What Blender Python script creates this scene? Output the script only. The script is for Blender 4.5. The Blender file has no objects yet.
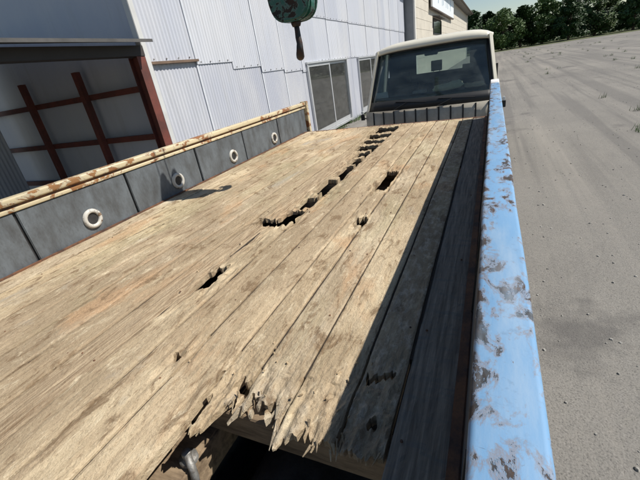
import bpy, bmesh, math, random
from mathutils import Vector, Matrix, noise
random.seed(7)
R = math.radians
S = bpy.context.scene
C = S.collection
GZ = -1.15                      # yard level; the deck top is z = 0

# ------------------------------------------------------------------ camera, sky, sun, exposure
cam = bpy.data.cameras.new('camera'); co = bpy.data.objects.new('camera', cam); C.objects.link(co)
cam.sensor_width = 36; cam.lens = 20.25; cam.clip_start = 0.02; cam.clip_end = 3000
rot = Matrix(((0.9098, -0.0458, 0.4125), (0.3882, 0.4459, -0.8065), (-0.1470, 0.8939, 0.4234)))
co.matrix_world = Matrix.Translation((0, 0, 0.8)) @ rot.to_4x4()
S.camera = co
SUN = Vector((0.81, 0.35, 1.0)).normalized()
w = bpy.data.worlds.new('World'); S.world = w; w.use_nodes = True
wn = w.node_tree
sky = wn.nodes.new('ShaderNodeTexSky'); sky.sky_type = 'NISHITA'; sky.sun_disc = False
sky.sun_elevation = math.asin(SUN.z); sky.sun_rotation = math.atan2(SUN.x, SUN.y)
sky.air_density = 1.0; sky.dust_density = 0.1; sky.ozone_density = 1.0
wn.links.new(sky.outputs[0], wn.nodes['Background'].inputs[0])
wn.nodes['Background'].inputs[1].default_value = 0.07
sl = bpy.data.lights.new('sun', 'SUN'); so = bpy.data.objects.new('sun', sl); C.objects.link(so)
sl.energy = 4.8; sl.angle = R(0.53); sl.color = (1.0, 0.955, 0.88)
so.rotation_euler = SUN.to_track_quat('Z', 'Y').to_euler(); so.location = (20, 10, 30)
S.view_settings.view_transform = 'Standard'; S.view_settings.look = 'None'
S.view_settings.exposure = 0.30; S.view_settings.gamma = 1.0

# ------------------------------------------------------------------ helpers
def link(o): C.objects.link(o); return o
def tag(o, label=None, cat=None, group=None, kind=None):
    if label: o['label'] = label
    if cat: o['category'] = cat
    if group: o['group'] = group
    if kind: o['kind'] = kind
    return o
def thing(name, label, cat, loc, group=None):
    o = link(bpy.data.objects.new(name, None)); o.location = loc; o.empty_display_size = 0.2
    return tag(o, label, cat, group)
def setparent(o, p):
    o.parent = p
    bpy.context.view_layer.update()
    o.matrix_parent_inverse = p.matrix_world.inverted()
def world_of(p):
    m = Matrix.Translation(p.location)
    return m
def obj(name, bm, mat, parent=None, smooth=False, bevel=0, seg=2):
    if bevel:
        es = [e for e in bm.edges if len(e.link_faces) == 2 and e.calc_face_angle(0) > 0.5]
        bmesh.ops.bevel(bm, geom=es, offset=bevel, segments=seg, affect='EDGES', clamp_overlap=True)
    me = bpy.data.meshes.new(name); bm.to_mesh(me); bm.free()
    o = link(bpy.data.objects.new(name, me))
    if mat: me.materials.append(mat)
    if smooth:
        for p in me.polygons: p.use_smooth = True
    if parent:
        o.parent = parent
        root = parent
        loc = Vector((0, 0, 0))
        q = parent
        if q.parent is None: o.matrix_parent_inverse = Matrix.Translation(-q.location)
    return o
def B(): return bmesh.new()
def box(bm, x0, x1, y0, y1, z0, z1):
    r = bmesh.ops.create_cube(bm, size=1)
    for v in r['verts']:
        v.co = Vector(((x0+x1)/2 + v.co.x*(x1-x0), (y0+y1)/2 + v.co.y*(y1-y0), (z0+z1)/2 + v.co.z*(z1-z0)))
    return r['verts']
def hexa(bm, pts):              # 8 points: bottom ring 4, top ring 4
    v = [bm.verts.new(p) for p in pts]
    for f in ((3,2,1,0),(4,5,6,7),(0,1,5,4),(1,2,6,5),(2,3,7,6),(3,0,4,7)): bm.faces.new([v[i] for i in f])
    bmesh.ops.recalc_face_normals(bm, faces=bm.faces[:])
    return v
def tube(bm, pts, rads, n=10, caps=True):
    pts = [Vector(p) for p in pts]
    if not hasattr(rads, '__len__'): rads = [rads]*len(pts)
    rings = []
    up = Vector((0.13, 0.27, 1))
    for i, p in enumerate(pts):
        t = (pts[min(i+1, len(pts)-1)] - pts[max(i-1, 0)]).normalized()
        a = t.cross(up)
        if a.length < 1e-3: a = t.cross(Vector((1, 0, 0)))
        a.normalize(); b = t.cross(a)
        rings.append([bm.verts.new(p + rads[i]*(math.cos(2*math.pi*k/n)*a + math.sin(2*math.pi*k/n)*b)) for k in range(n)])
    for r0, r1 in zip(rings, rings[1:]):
        for k in range(n): bm.faces.new((r0[k], r0[(k+1) % n], r1[(k+1) % n], r1[k]))
    if caps:
        bm.faces.new(rings[0][::-1]); bm.faces.new(rings[-1])
    bmesh.ops.recalc_face_normals(bm, faces=bm.faces[:])
def lathe(bm, prof, c, axis='Z', n=24):     # prof: (radius, height)
    c = Vector(c); rings = []
    for r, h in prof:
        ring = []
        for k in range(n):
            a = 2*math.pi*k/n; u, v = r*math.cos(a), r*math.sin(a)
            p = {'Z': Vector((u, v, h)), 'X': Vector((h, u, v)), 'Y': Vector((u, h, v))}[axis]
            ring.append(bm.verts.new(c + p))
        rings.append(ring)
    for r0, r1 in zip(rings, rings[1:]):
        for k in range(n): bm.faces.new((r0[k], r0[(k+1) % n], r1[(k+1) % n], r1[k]))
    bmesh.ops.recalc_face_normals(bm, faces=bm.faces[:])
def prism(bm, outline, a0, a1, axis='Y'):  # outline 2D extruded along axis
    def P(u, v, a): return {'Y': (u, a, v), 'X': (a, u, v), 'Z': (u, v, a)}[axis]
    v0 = [bm.verts.new(P(u, v, a0)) for u, v in outline]; v1 = [bm.verts.new(P(u, v, a1)) for u, v in outline]
    n = len(outline)
    bm.faces.new(v0); bm.faces.new(v1[::-1])
    for i in range(n): bm.faces.new((v0[i], v0[(i+1) % n], v1[(i+1) % n], v1[i]))
    bmesh.ops.recalc_face_normals(bm, faces=bm.faces[:])
def rrect(u0, u1, v0, v1, r, n=5):
    o = []
    for cu, cv, a in ((u1-r, v1-r, 0), (u0+r, v1-r, 90), (u0+r, v0+r, 180), (u1-r, v0+r, 270)):
        for k in range(n+1):
            t = R(a + 90*k/n); o.append((cu + r*math.cos(t), cv + r*math.sin(t)))
    return o

# ------------------------------------------------------------------ materials
class NT:
    def __init__(s, name):
        s.m = bpy.data.materials.new(name); s.m.use_nodes = True; s.t = s.m.node_tree
        s.p = s.t.nodes['Principled BSDF']; s.x = s.n('ShaderNodeTexCoord').outputs['Object']
    def n(s, typ, **k):
        o = s.t.nodes.new(typ)
        for a, b in k.items(): setattr(o, a, b)
        return o
    def l(s, a, b): s.t.links.new(a, b)
    def mapped(s, sc, loc=(0, 0, 0)):
        m = s.n('ShaderNodeMapping'); m.inputs['Scale'].default_value = sc; m.inputs['Location'].default_value = loc
        s.l(s.x, m.inputs[0]); return m.outputs[0]
    def noise(s, sc, scale=(1, 1, 1), detail=5, rough=.6, loc=(0, 0, 0), dist=0):
        t = s.n('ShaderNodeTexNoise'); s.l(s.mapped(scale, loc), t.inputs['Vector'])
        t.inputs['Scale'].default_value = sc; t.inputs['Detail'].default_value = detail
        t.inputs['Roughness'].default_value = rough; t.inputs['Distortion'].default_value = dist
        return t.outputs['Fac']
    def ramp(s, fac, stops):
        r = s.n('ShaderNodeValToRGB'); e = r.color_ramp.elements
        while len(e) < len(stops): e.new(0.5)
        for q, (pos, c) in zip(e, stops):
            q.position = pos; q.color = (c, c, c, 1) if not hasattr(c, '__len__') else (*c, 1)
        s.l(fac, r.inputs[0]); return r.outputs[0]
    def mix(s, fac, a, b, mode='MIX'):
        m = s.n('ShaderNodeMix', data_type='RGBA', blend_type=mode)
        for q, v in ((0, fac), (6, a), (7, b)):
            if hasattr(v, 'is_output'): s.l(v, m.inputs[q])
            elif hasattr(v, '__len__'): m.inputs[q].default_value = (*v, 1)
            else: m.inputs[q].default_value = v
        return m.outputs[2]
    def bump(s, h, strength=.3, dist=.01, prev=None):
        b = s.n('ShaderNodeBump'); b.inputs['Strength'].default_value = strength; b.inputs['Distance'].default_value = dist
        s.l(h, b.inputs['Height'])
        if prev is not None: s.l(prev, b.inputs['Normal'])
        s.l(b.outputs[0], s.p.inputs['Normal']); return b.outputs[0]
    def col(s, c):
        if hasattr(c, 'is_output'): s.l(c, s.p.inputs['Base Color'])
        else: s.p.inputs['Base Color'].default_value = (*c, 1)
    def set(s, **k):
        for a, b in k.items():
            i = s.p.inputs[a.replace('_', ' ')]
            if hasattr(b, 'is_output'): s.l(b, i)
            else: i.default_value = b
    def rnd(s): return s.n('ShaderNodeObjectInfo').outputs['Random']

def m_wood(grey=False):
    t = NT('shade_grey_rotten_deck_wood' if grey else 'weathered_deck_wood')
    grain = t.noise(3.0, (9, 1.0, 6), 6, .62, dist=.9)
    fine = t.noise(6, (24, 1.0, 10), 5, .7, loc=(3, 1, 0), dist=.4)
    blot = t.noise(2.0, (1.5, .75, 1), 6, .62, loc=(4.2, 1.7, 0), dist=.4)
    blot2 = t.noise(2.1, (1.4, .6, 1), 6, .62, loc=(9.1, 5.3, 2), dist=.4)
    blot3 = t.noise(1.2, (1.6, .5, 1), 5, .6, loc=(1.3, 8.8, 5), dist=.3)
    mid = t.noise(7, (2.2, .8, 1), 7, .70, loc=(2.4, 6.7, 1), dist=.7)
    spec = t.noise(85, (1, .8, 1), 5, .78, loc=(1, 2, 3))
    flake = t.noise(24, (1.3, .6, 1), 6, .72, loc=(7, 2, 3))
    c = t.ramp(grain, [(.22, (.36, .265, .165)), (.40, (.52, .40, .255)), (.58, (.60, .48, .32)), (.80, (.68, .565, .40))])
    # each plank keeps a tone of its own
    c = t.mix(.58, c, t.ramp(t.rnd(), [(0, (.64, .515, .335)), (.25, (.38, .285, .18)), (.45, (.60, .48, .325)), (.62, (.47, .35, .22)), (.8, (.46, .39, .29)), (1, (.62, .475, .285))]))
    c = t.mix(t.ramp(blot3, [(.42, 0), (.58, .65)]), c, (.35, .265, .175))           # trodden brown dirt
    c = t.mix(t.ramp(blot, [(.49, 0), (.57, .6)]), c, (.345, .265, .17))
    c = t.mix(t.ramp(blot, [(.33, .6), (.44, 0)]), c, (.74, .61, .41))            # scrubbed pale
    c = t.mix(t.ramp(blot2, [(.565, 0), (.65, .5)]), c, (.53, .315, .165))          # reddish heartwood
    c = t.mix(t.ramp(blot2, [(.30, .7), (.40, 0)]), c, (.43, .40, .345))         # grey fibre
    green = t.noise(1.6, (1.5, .6, 1), 5, .6, loc=(5.7, 2.2, 9))
    c = t.mix(t.ramp(green, [(.52, 0), (.64, .28)]), c, (.40, .375, .21))        # faint algae
    c = t.mix(t.ramp(mid, [(.38, .8), (.46, 0)]), c, (.21, .14, .08))           # dark scuffs
    c = t.mix(t.ramp(mid, [(.57, 0), (.66, .55)]), c, (.76, .645, .45))
    c = t.mix(t.ramp(flake, [(.60, 0), (.67, .5)]), c, (.78, .67, .48))
    c = t.mix(t.ramp(flake, [(.30, .6), (.40, 0)]), c, (.26, .18, .105))
    c = t.mix(t.ramp(fine, [(.27, .65), (.38, 0)]), c, (.16, .105, .06))           # cracks
    c = t.mix(t.ramp(spec, [(.34, .55), (.46, 0), (.60, 0), (.72, .5)]), c, t.mix(t.ramp(spec, [(.49, 0), (.51, 1)]), (.24, .165, .10), (.78, .67, .50)))
    sx = t.n('ShaderNodeSeparateXYZ'); t.l(t.x, sx.inputs[0])
    wv = t.n('ShaderNodeMath', operation='MULTIPLY_ADD'); t.l(mid, wv.inputs[0]); wv.inputs[1].default_value = .40; t.l(sx.outputs[0], wv.inputs[2])
    mr = t.n('ShaderNodeMapRange'); t.l(wv.outputs[0], mr.inputs[0]); mr.inputs[1].default_value = -1.25; mr.inputs[2].default_value = -.80
    band = t.ramp(mr.outputs[0], [(.10, 0), (.36, .8), (.56, .8), (.66, 0)])
    c = t.mix(band, c, t.mix(t.ramp(fine, [(.40, 0), (.60, 1)]), (.22, .15, .09), (.50, .39, .26)))       # rotted strip along one plank
    if grey: c = t.mix(t.ramp(mid, [(.3, .45), (.7, .2)]), c, t.mix(t.ramp(flake, [(.48, 0), (.60, 1)]), (.23, .19, .14), (.62, .57, .49)))  # pale rot flakes; the greying also carries the gate's shade
    t.col(c); t.set(Roughness=.95, Specular_IOR_Level=.12)
    b = t.bump(grain, .25, .008); b = t.bump(spec, .8, .007, b); b = t.bump(flake, .55, .012, b); t.bump(fine, .4, .005, b)
    return t.m
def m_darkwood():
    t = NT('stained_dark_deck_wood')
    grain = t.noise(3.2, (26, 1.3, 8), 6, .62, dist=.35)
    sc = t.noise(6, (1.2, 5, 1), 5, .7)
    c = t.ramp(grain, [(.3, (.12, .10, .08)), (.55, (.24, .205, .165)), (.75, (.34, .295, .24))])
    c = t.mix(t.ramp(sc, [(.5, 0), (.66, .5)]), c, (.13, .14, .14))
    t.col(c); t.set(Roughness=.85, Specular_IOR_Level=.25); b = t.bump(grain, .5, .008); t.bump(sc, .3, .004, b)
    return t.m
def m_rough(name, base, dark, sc=6, rough=.8, metal=0, bump=.25, scale=(1, 1, 1), lo=.4, hi=.65):
    t = NT(name); n = t.noise(sc, scale, 6, .65); f = t.noise(sc*9, scale, 4, .7)
    c = t.mix(t.ramp(n, [(lo, 0), (hi, 1)]), base, dark)
    c = t.mix(t.ramp(f, [(.35, .35), (.5, 0)]), c, dark)
    t.col(c); t.set(Roughness=rough, Metallic=metal); b = t.bump(n, bump, .01); t.bump(f, bump, .003, b)
    return t.m
def m_chipped(name, paint, under, rust, sc=9, cover=.60, scale=(1, 1, 1), rough=.5, edge_x=None, worn=False):
    t = NT(name)
    n = t.noise(sc, scale, 7, .68, dist=.4); r = t.noise(sc*.6, scale, 4, .6, loc=(5, 3, 1)); f = t.noise(sc*5, scale, 5, .7)
    fade = t.noise(1.3, (1, 1, 1), 3, .5, loc=(2, 8, 1))
    p = t.mix(t.ramp(fade, [(.35, 0), (.65, .35)]), paint, tuple(min(1, q*1.25+.04) for q in paint))
    if edge_x:
        sx = t.n('ShaderNodeSeparateXYZ'); t.l(t.x, sx.inputs[0])
        mr = t.n('ShaderNodeMapRange'); t.l(sx.outputs[0], mr.inputs[0]); mr.inputs[1].default_value = edge_x[0]; mr.inputs[2].default_value = edge_x[1]; mr.inputs[3].default_value = edge_x[2]; mr.inputs[4].default_value = 0
        ad = t.n('ShaderNodeMath', operation='ADD'); t.l(n, ad.inputs[0]); t.l(mr.outputs[0], ad.inputs[1]); n = ad.outputs[0]
    chip = t.ramp(n, [(cover, 0), (cover+.012, 1)])
    edge = t.ramp(n, [(cover-.05, 0), (cover, .8)])
    c = t.mix(edge, p, tuple(q*.62+.1 for q in paint))
    bare = t.mix(t.ramp(r, [(.42, 0), (.58, 1)]), under, rust)
    c = t.mix(chip, c, bare)
    c = t.mix(t.ramp(f, [(.68, 0), (.72, 1)]), c, rust)
    if worn:
        w1 = t.noise(2.2, (6, 1, 1), 6, .7, loc=(3, 3, 3)); w2 = t.noise(16, (1, 14, 1), 4, .6, loc=(1, 7, 2)); w3 = t.noise(30, (1, 1, 1), 5, .7, loc=(6, 1, 2))
        c = t.mix(t.ramp(w1, [(.48, 0), (.68, .45)]), c, (.34, .42, .50))
        c = t.mix(t.ramp(w3, [(.30, .5), (.44, 0)]), c, (.10, .16, .24))
        c = t.mix(t.ramp(w2, [(.70, 0), (.73, .7)]), c, (.06, .055, .055))
        c = t.mix(t.ramp(n, [(cover-.075, 0), (cover-.01, .55), (cover, 0)]), c, (.20, .13, .09))
    t.col(c); t.set(Roughness=t.mix(chip, (rough,)*3, (.9,)*3))
    b = t.bump(t.ramp(n, [(cover-.004, 1), (cover+.012, 0)]), .6, .0015); t.bump(f, .12, .002, b)
    return t.m
def m_plain(name, c, rough=.5, metal=0, var=.15, sc=4, bump=.0):
    t = NT(name); n = t.noise(sc, (1, 1, 1), 5, .6)
    t.col(t.mix(t.ramp(n, [(.3, 0), (.7, 1)]), c, tuple(q*(1-var) for q in c)))
    t.set(Roughness=rough, Metallic=metal)
    if bump: t.bump(n, bump, .01)
    return t.m
def m_glass(name, tint=(.8, .9, .88), ior=1.5, haze=(.015, .06), hc=(.5, .48, .43)):
    t = NT(name); t.t.nodes.remove(t.p)
    tr = t.n('ShaderNodeBsdfTransparent'); tr.inputs[0].default_value = (*tint, 1)
    gl = t.n('ShaderNodeBsdfGlossy'); gl.inputs['Roughness'].default_value = .02; gl.inputs[0].default_value = (1, 1, 1, 1)
    fr = t.n('ShaderNodeFresnel'); fr.inputs[0].default_value = ior
    mx = t.n('ShaderNodeMixShader'); t.l(fr.outputs[0], mx.inputs[0]); t.l(tr.outputs[0], mx.inputs[1]); t.l(gl.outputs[0], mx.inputs[2])
    dd = t.n('ShaderNodeBsdfDiffuse'); dd.inputs[0].default_value = (*hc, 1)
    m2 = t.n('ShaderNodeMixShader'); f = t.noise(3, (1, 1, 2), 5, .6)
    t.l(t.ramp(f, [(.35, haze[0]), (.72, haze[1])]), m2.inputs[0]); t.l(mx.outputs[0], m2.inputs[1]); t.l(dd.outputs[0], m2.inputs[2])
    t.l(m2.outputs[0], t.t.nodes['Material Output'].inputs[0])
    return t.m
def m_sheet(name, ca, cb_):
    t = NT(name)
    n = t.noise(.9, (1, 1, .5), 5, .6); st = t.noise(5, (1, 2.4, .12), 5, .6, loc=(2, 3, 0)); f = t.noise(40, (1, 1, 1), 3, .6)
    c = t.mix(t.ramp(t.rnd(), [(0, 0), (1, 1)]), ca, cb_)
    c = t.mix(t.ramp(n, [(.42, 0), (.7, .5)]), c, (.62, .61, .60))
    c = t.mix(t.ramp(st, [(.52, 0), (.72, .45)]), c, (.38, .38, .38))
    t.col(c); t.set(Roughness=.42, Specular_IOR_Level=.4); t.bump(f, .06, .002)
    return t.m
def m_ground():
    t = NT('yard_concrete')
    n = t.noise(.25, (1, 1, 1), 7, .62); f = t.noise(95, (1, 1, 1), 4, .75); s = t.noise(1.1, (1, .3, 1), 6, .66, dist=.6); g = t.noise(9, (1, 1, 1), 6, .7)
    c = t.mix(t.ramp(n, [(.35, 0), (.65, 1)]), (.25, .235, .21), (.185, .175, .16))
    c = t.mix(t.ramp(s, [(.56, 0), (.72, .45)]), c, (.13, .122, .115))
    c = t.mix(t.ramp(g, [(.3, .3), (.5, 0), (.7, .25)]), c, (.29, .265, .225))
    c = t.mix(t.ramp(f, [(.35, .75), (.48, 0), (.56, 0), (.7, .6)]), c, t.mix(t.ramp(f, [(.49, 0), (.51, 1)]), (.09, .085, .08), (.36, .34, .31)))
    tk = t.noise(1.6, (1.5, .035, 1), 4, .6, loc=(2, 1, 0), dist=.25); oil = t.noise(.55, (1, 1, 1), 5, .6, loc=(7, 4, 0))
    c = t.mix(t.ramp(tk, [(.50, 0), (.60, .45)]), c, (.115, .11, .105)); c = t.mix(t.ramp(tk, [(.33, .4), (.43, 0)]), c, (.31, .285, .25))
    c = t.mix(t.ramp(oil, [(.60, 0), (.66, .55)]), c, (.085, .08, .078))
    t.col(c); t.set(Roughness=.95, Specular_IOR_Level=.2); b = t.bump(f, .6, .012); t.bump(g, .4, .02, b)
    return t.m
def m_leaf(name, a, b):
    t = NT(name); n = t.noise(.6, (1, 1, 1), 3, .6); f = t.noise(5, (1, 1, 1), 3, .6)
    c = t.mix(t.ramp(n, [(.35, 0), (.65, 1)]), a, b); c = t.mix(t.ramp(f, [(.5, 0), (.7, .5)]), c, tuple(q*1.5 for q in b))
    t.col(c); t.set(Roughness=.6, Specular_IOR_Level=.3); t.p.inputs['Subsurface Weight'].default_value = 0
    return t.m

WOOD = m_wood(); GWOOD = m_wood(True); DWOOD = m_darkwood()
JOIST = m_rough('old_joist_timber', (.30, .22, .14), (.11, .075, .045), 5, .9, scale=(1, 6, 6))
GREY = m_rough('worn_grey_gate_board', (.125, .142, .155), (.055, .056, .056), 6, .6, scale=(1, 1.6, .7), bump=.15, lo=.38, hi=.72)
CREAM = m_chipped('rusty_cream_rim_paint', (.56, .47, .30), (.28, .14, .055), (.24, .10, .04), 9, .535, (1, .7, 1))
BLUE = m_chipped('chipped_blue_gate_paint', (.135, .275, .45), (.03, .03, .032), (.075, .045, .03), 19, .585, (1.3, .75, 1), .62, (-.006, .014, .085), True)
RUST = m_rough('rusted_steel', (.19, .085, .04), (.055, .035, .03), 12, .85, bump=.4)
STEEL = m_rough('dark_oily_steel', (.05, .05, .052), (.022, .021, .02), 9, .6, metal=.3)
BOLT = m_rough('weathered_galvanised_steel', (.33, .33, .32), (.14, .125, .11), 30, .55, metal=.5)
WHITEP = m_chipped('white_worn_paint', (.72, .72, .70), (.2, .15, .1), (.18, .09, .04), 9, .66)
RUBBER = m_plain('tyre_rubber', (.025, .025, .025), .85, var=.3, bump=.1)
IVORY = m_plain('ivory_cab_paint', (.74, .70, .58), .35, var=.10, sc=2)
BLACKP = m_plain('black_plastic', (.018, .019, .02), .5, var=.3)
DASH = m_plain('grey_vinyl_dash', (.05, .052, .055), .65, var=.25)
SEAT = m_plain('grey_seat_vinyl', (.035, .036, .04), .7, var=.3)
CGLASS = m_glass('windscreen_glass', (.80, .87, .86), 1.52, (.03, .16), (.40, .46, .43))
WGLASS = m_glass('door_glass', (.80, .84, .84), 1.6, (.05, .09), (.55, .55, .52))
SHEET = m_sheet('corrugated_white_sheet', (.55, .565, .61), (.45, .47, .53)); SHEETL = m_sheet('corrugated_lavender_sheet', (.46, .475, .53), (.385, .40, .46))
ALU = m_plain('aluminium_frame', (.56, .57, .58), .4, metal=.4, var=.12)
REDP = m_rough('red_oxide_steel', (.17, .045, .03), (.09, .03, .022), 4, .65, bump=.15)
CSIDE = m_rough('cream_siding', (.60, .55, .46), (.50, .46, .385), 1.2, .7, bump=.05)
ROOFM = m_rough('dark_roof_metal', (.10, .095, .09), (.06, .058, .055), 2, .6)
GREEN = m_chipped('green_hook_paint', (.010, .085, .058), (.016, .017, .016), (.035, .022, .016), 12, .54, rough=.35)
HOOKM = m_rough('black_hook_steel', (.03, .036, .038), (.06, .03, .02), 18, .55, metal=.4)
PAPER = m_plain('yellowed_paper', (.76, .70, .50), .8, var=.2, sc=20)
WPAPER = m_plain('white_paper', (.78, .79, .78), .7, var=.08, sc=20)
GROUND = m_ground()
LEAF = [m_leaf('dark_evergreen_leaf', (.022, .05, .015), (.035, .075, .02)), m_leaf('mid_green_leaf', (.05, .095, .025), (.085, .14, .04))]
BARK = m_rough('tree_bark', (.13, .095, .065), (.06, .045, .03), 5, .9, scale=(3, 3, .6))
SIGNB = m_plain('sign_blue_print', (.30, .42, .52), .5, var=.1)
SIGNW = m_plain('sign_white_board', (.80, .82, .84), .4, var=.05)
GRASS = m_rough('rough_verge_grass', (.06, .09, .025), (.11, .10, .045), .8, .9, bump=.4)

# ------------------------------------------------------------------ ground
bm = B(); n = 2
for x0, x1, y0, y1 in ((-600, 600, -300, 1500),):
    v = [bm.verts.new(p) for p in ((x0, y0, GZ), (x1, y0, GZ), (x1, y1, GZ), (x0, y1, GZ))]; bm.faces.new(v)
tag(obj('ground', bm, GROUND), 'grey concrete yard around the trucks', kind='structure')
bm = B(); v = [bm.verts.new(p) for p in ((-80, 82, GZ+.01), (160, 82, GZ+.01), (160, 200, GZ+.01), (-80, 200, GZ+.01))]; bm.faces.new(v)
tag(obj('verge', bm, GRASS), 'rough grass under the far trees', kind='structure')

rg = random.Random(5); vs, fs = [], []
for i in range(2600):
    d = rg.random()**1.6; x = .35 + 16*rg.random()*(.25+d); y = -1.5 + 26*d; r = rg.uniform(.004, .013)*(1 + .6*d)
    k = len(vs); a0 = rg.random()*6.28
    for q in range(5): a = a0 + q*1.2566; vs.append((x + r*math.cos(a)*rg.uniform(.7, 1.2), y + r*math.sin(a)*rg.uniform(.7, 1.2), GZ+.001))
    for q in range(5): a = a0 + q*1.2566; vs.append((x + .6*r*math.cos(a)*rg.uniform(.7, 1.2), y + .6*r*math.sin(a), GZ + r*rg.uniform(.5, .9)))
    fs += [(k+q, k+(q+1) % 5, k+5+(q+1) % 5, k+5+q) for q in range(5)] + [(k+5, k+6, k+7, k+8, k+9)]
me = bpy.data.meshes.new('gravel'); me.from_pydata(vs, [], fs); me.materials.append(m_plain('pebble', (.42, .40, .36), .9, var=.5, sc=8))
tag(link(bpy.data.objects.new('gravel', me)), 'loose gravel scattered over the yard beside the truck', 'gravel', kind='stuff')

vs, fs = [], []
for i in range(230):
    if i < 90: cx_, cy_ = -4.70 + rg.uniform(-.02, .12), rg.uniform(4.6, 24)
    else: d = rg.random(); cx_, cy_ = 2.5 + 24*rg.random()**1.3, 3 + 62*d
    for q in range(rg.randrange(10, 34)):
        a = rg.random()*6.28; L = rg.uniform(.04, .20); x, y = cx_ + rg.gauss(0, .06), cy_ + rg.gauss(0, .08); k = len(vs); wv = .006
        vs += [(x-wv*math.sin(a), y+wv*math.cos(a), GZ), (x+wv*math.sin(a), y-wv*math.cos(a), GZ), (x+math.cos(a)*L*.6, y+math.sin(a)*L*.6, GZ+L)]; fs.append((k, k+1, k+2))
me = bpy.data.meshes.new('weeds'); me.from_pydata(vs, [], fs); me.materials.append(LEAF[1])
tag(link(bpy.data.objects.new('weeds', me)), 'sparse weeds growing out of the yard', 'weeds', kind='stuff')

# ------------------------------------------------------------------ warehouse of corrugated sheets
WX = -4.785
wh = thing('warehouse', 'pale lavender white corrugated sheet warehouse left of the truck bed', 'building', (WX-3, 14, GZ))
WY0, WY1, WTOP = 4.62, 24.4, 5.0
PITCH = .076
def corr(y0, y1, z0, z1, off, amp=.0062, lean=0):
    bm = B(); k = 6; nn = max(2, int(round((y1-y0)/PITCH*k)))
    ring = []
    for i in range(nn+1):
        y = y0 + (y1-y0)*i/nn; x = WX + off + amp*math.sin(2*math.pi*(y-y0)/PITCH)
        ring.append((x, y))
    rows = [z0, z1]
    a = [[bm.verts.new((x + (.004 if z == z0 else 0), y, z)) for x, y in ring] for z in rows]
    b = [[bm.verts.new((x-.0025, y, z)) for x, y in ring] for z in rows]
    e0 = [bm.verts.new(v.co) for v in a[0]]; e1 = [bm.verts.new(v.co) for v in b[0]]
    for i in range(nn):
        bm.faces.new((a[0][i], a[0][i+1], a[1][i+1], a[1][i])); bm.faces.new((b[0][i+1], b[0][i], b[1][i], b[1][i+1]))
        bm.faces.new((e0[i+1], e0[i], e1[i], e1[i+1]))
    return bm
SW = 1.07
laps = [1.285, 1.20, 1.065, .935, .86, .80]
openings = [(10.2, 13.6, -1.0, .985), (14.95, 18.4, -1.0, .96)]
ys = []
y = WY0
while y < WY1 - .2: ys.append(y); y += SW
scr = B(); STRIP = m_plain('pale_joint_strip', (.66, .68, .72), .4, var=.2)
for i, y in enumerate(ys):
    y1 = min(y + SW + .045, WY1)
    lap = laps[i] if i < len(laps) else 1.02 + .0*i
    up = 2.19 - .014*max(0, y-11) + random.uniform(-.01, .01) if y > 10 else 2.55 + .05*(i % 2)
    o = (i % 2)*.004
    # bottom row, cut round the doors
    cuts = [q for q in openings if q[0] < y1 - .04 and q[1] > y]
    segs = [(y, y1, GZ+.02, lap + .06)]
    if cuts:
        q = cuts[0]; segs = []
        if q[0] - y > .05: segs.append((y, q[0], GZ+.02, lap + .06))
        if y1 - q[1] > .09: segs.append((q[1], y1, GZ+.02, lap + .06))
        a, b = max(y, q[0]), min(y1, q[1])
        if lap + .06 > q[3] + .02: segs.append((a, b, q[3], lap + .06))
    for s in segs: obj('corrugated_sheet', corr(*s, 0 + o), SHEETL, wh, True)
    obj('corrugated_sheet', corr(y, y1, lap, up + .06, .014 + o), SHEET, wh, True)
    obj('corrugated_sheet', corr(y, y1, up, WTOP, .028 + o), SHEET, wh, True)
    if i % 2 == 1 or i in (4,):
        z0_ = GZ+.03 if not cuts else lap
        for a_, b_, of_ in ((z0_, lap-.004, .010), (lap+.002, up-.004, .024), (up+.002, WTOP-.02, .038)):
            if b_ - a_ > .1:
                bm = B(); box(bm, WX+of_-.004, WX+of_+.006, y-.005, y+.042, a_, b_); obj('joint_strip', bm, STRIP, wh, bevel=.003, seg=1)
    for lz, off in ((lap + .035, .014), (up + .035, .028)):
        for k in range(4):
            yy = y + .12 + k*(SW-.1)/3.6
            lathe(scr, [(.0, .014), (.010, .010), (.012, 0)], (WX + off + o + .010, yy, lz), 'X', 8)
tag(obj('sheet_screw', scr, BOLT, wh), kind='stuff')
bm = B(); box(bm, WX-.035, WX+.075, WY0-.09, WY0+.006, GZ, WTOP); obj('corner_trim', bm, m_plain('pale_trim', (.60, .60, .58), .5), wh, bevel=.006)
bm = B(); box(bm, WX-.02, WX+.07, WY0-.006, WY0-.002+1.1, 1.245, 1.283); obj('lap_batten', bm, m_plain('brown_batten', (.19, .125, .085), .8, var=.4), wh)
bm = B(); box(bm, WX-7, WX-.06, WY0+.1, WY0+.2, GZ, WTOP); obj('gable_wall', bm, SHEET, wh)
bm = B(); box(bm, WX-7, WX-.06, WY1-.12, WY1-.02, GZ, WTOP); obj('gable_wall', bm, m_plain('grey_gable_far', (.30, .31, .33), .7), wh)
bm = B(); box(bm, WX-7.2, WX+.3, WY0-.1, WY1+.02, WTOP+.003, WTOP+.12); obj('roof', bm, ROOFM, wh)
bm = B(); box(bm, WX-3.3, WX-3.2, WY0+.25, WY1-.15, GZ, WTOP-.05); obj('back_wall', bm, m_plain('dim_room_wall', (.30, .28, .25), .9, var=.4), wh)
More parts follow.
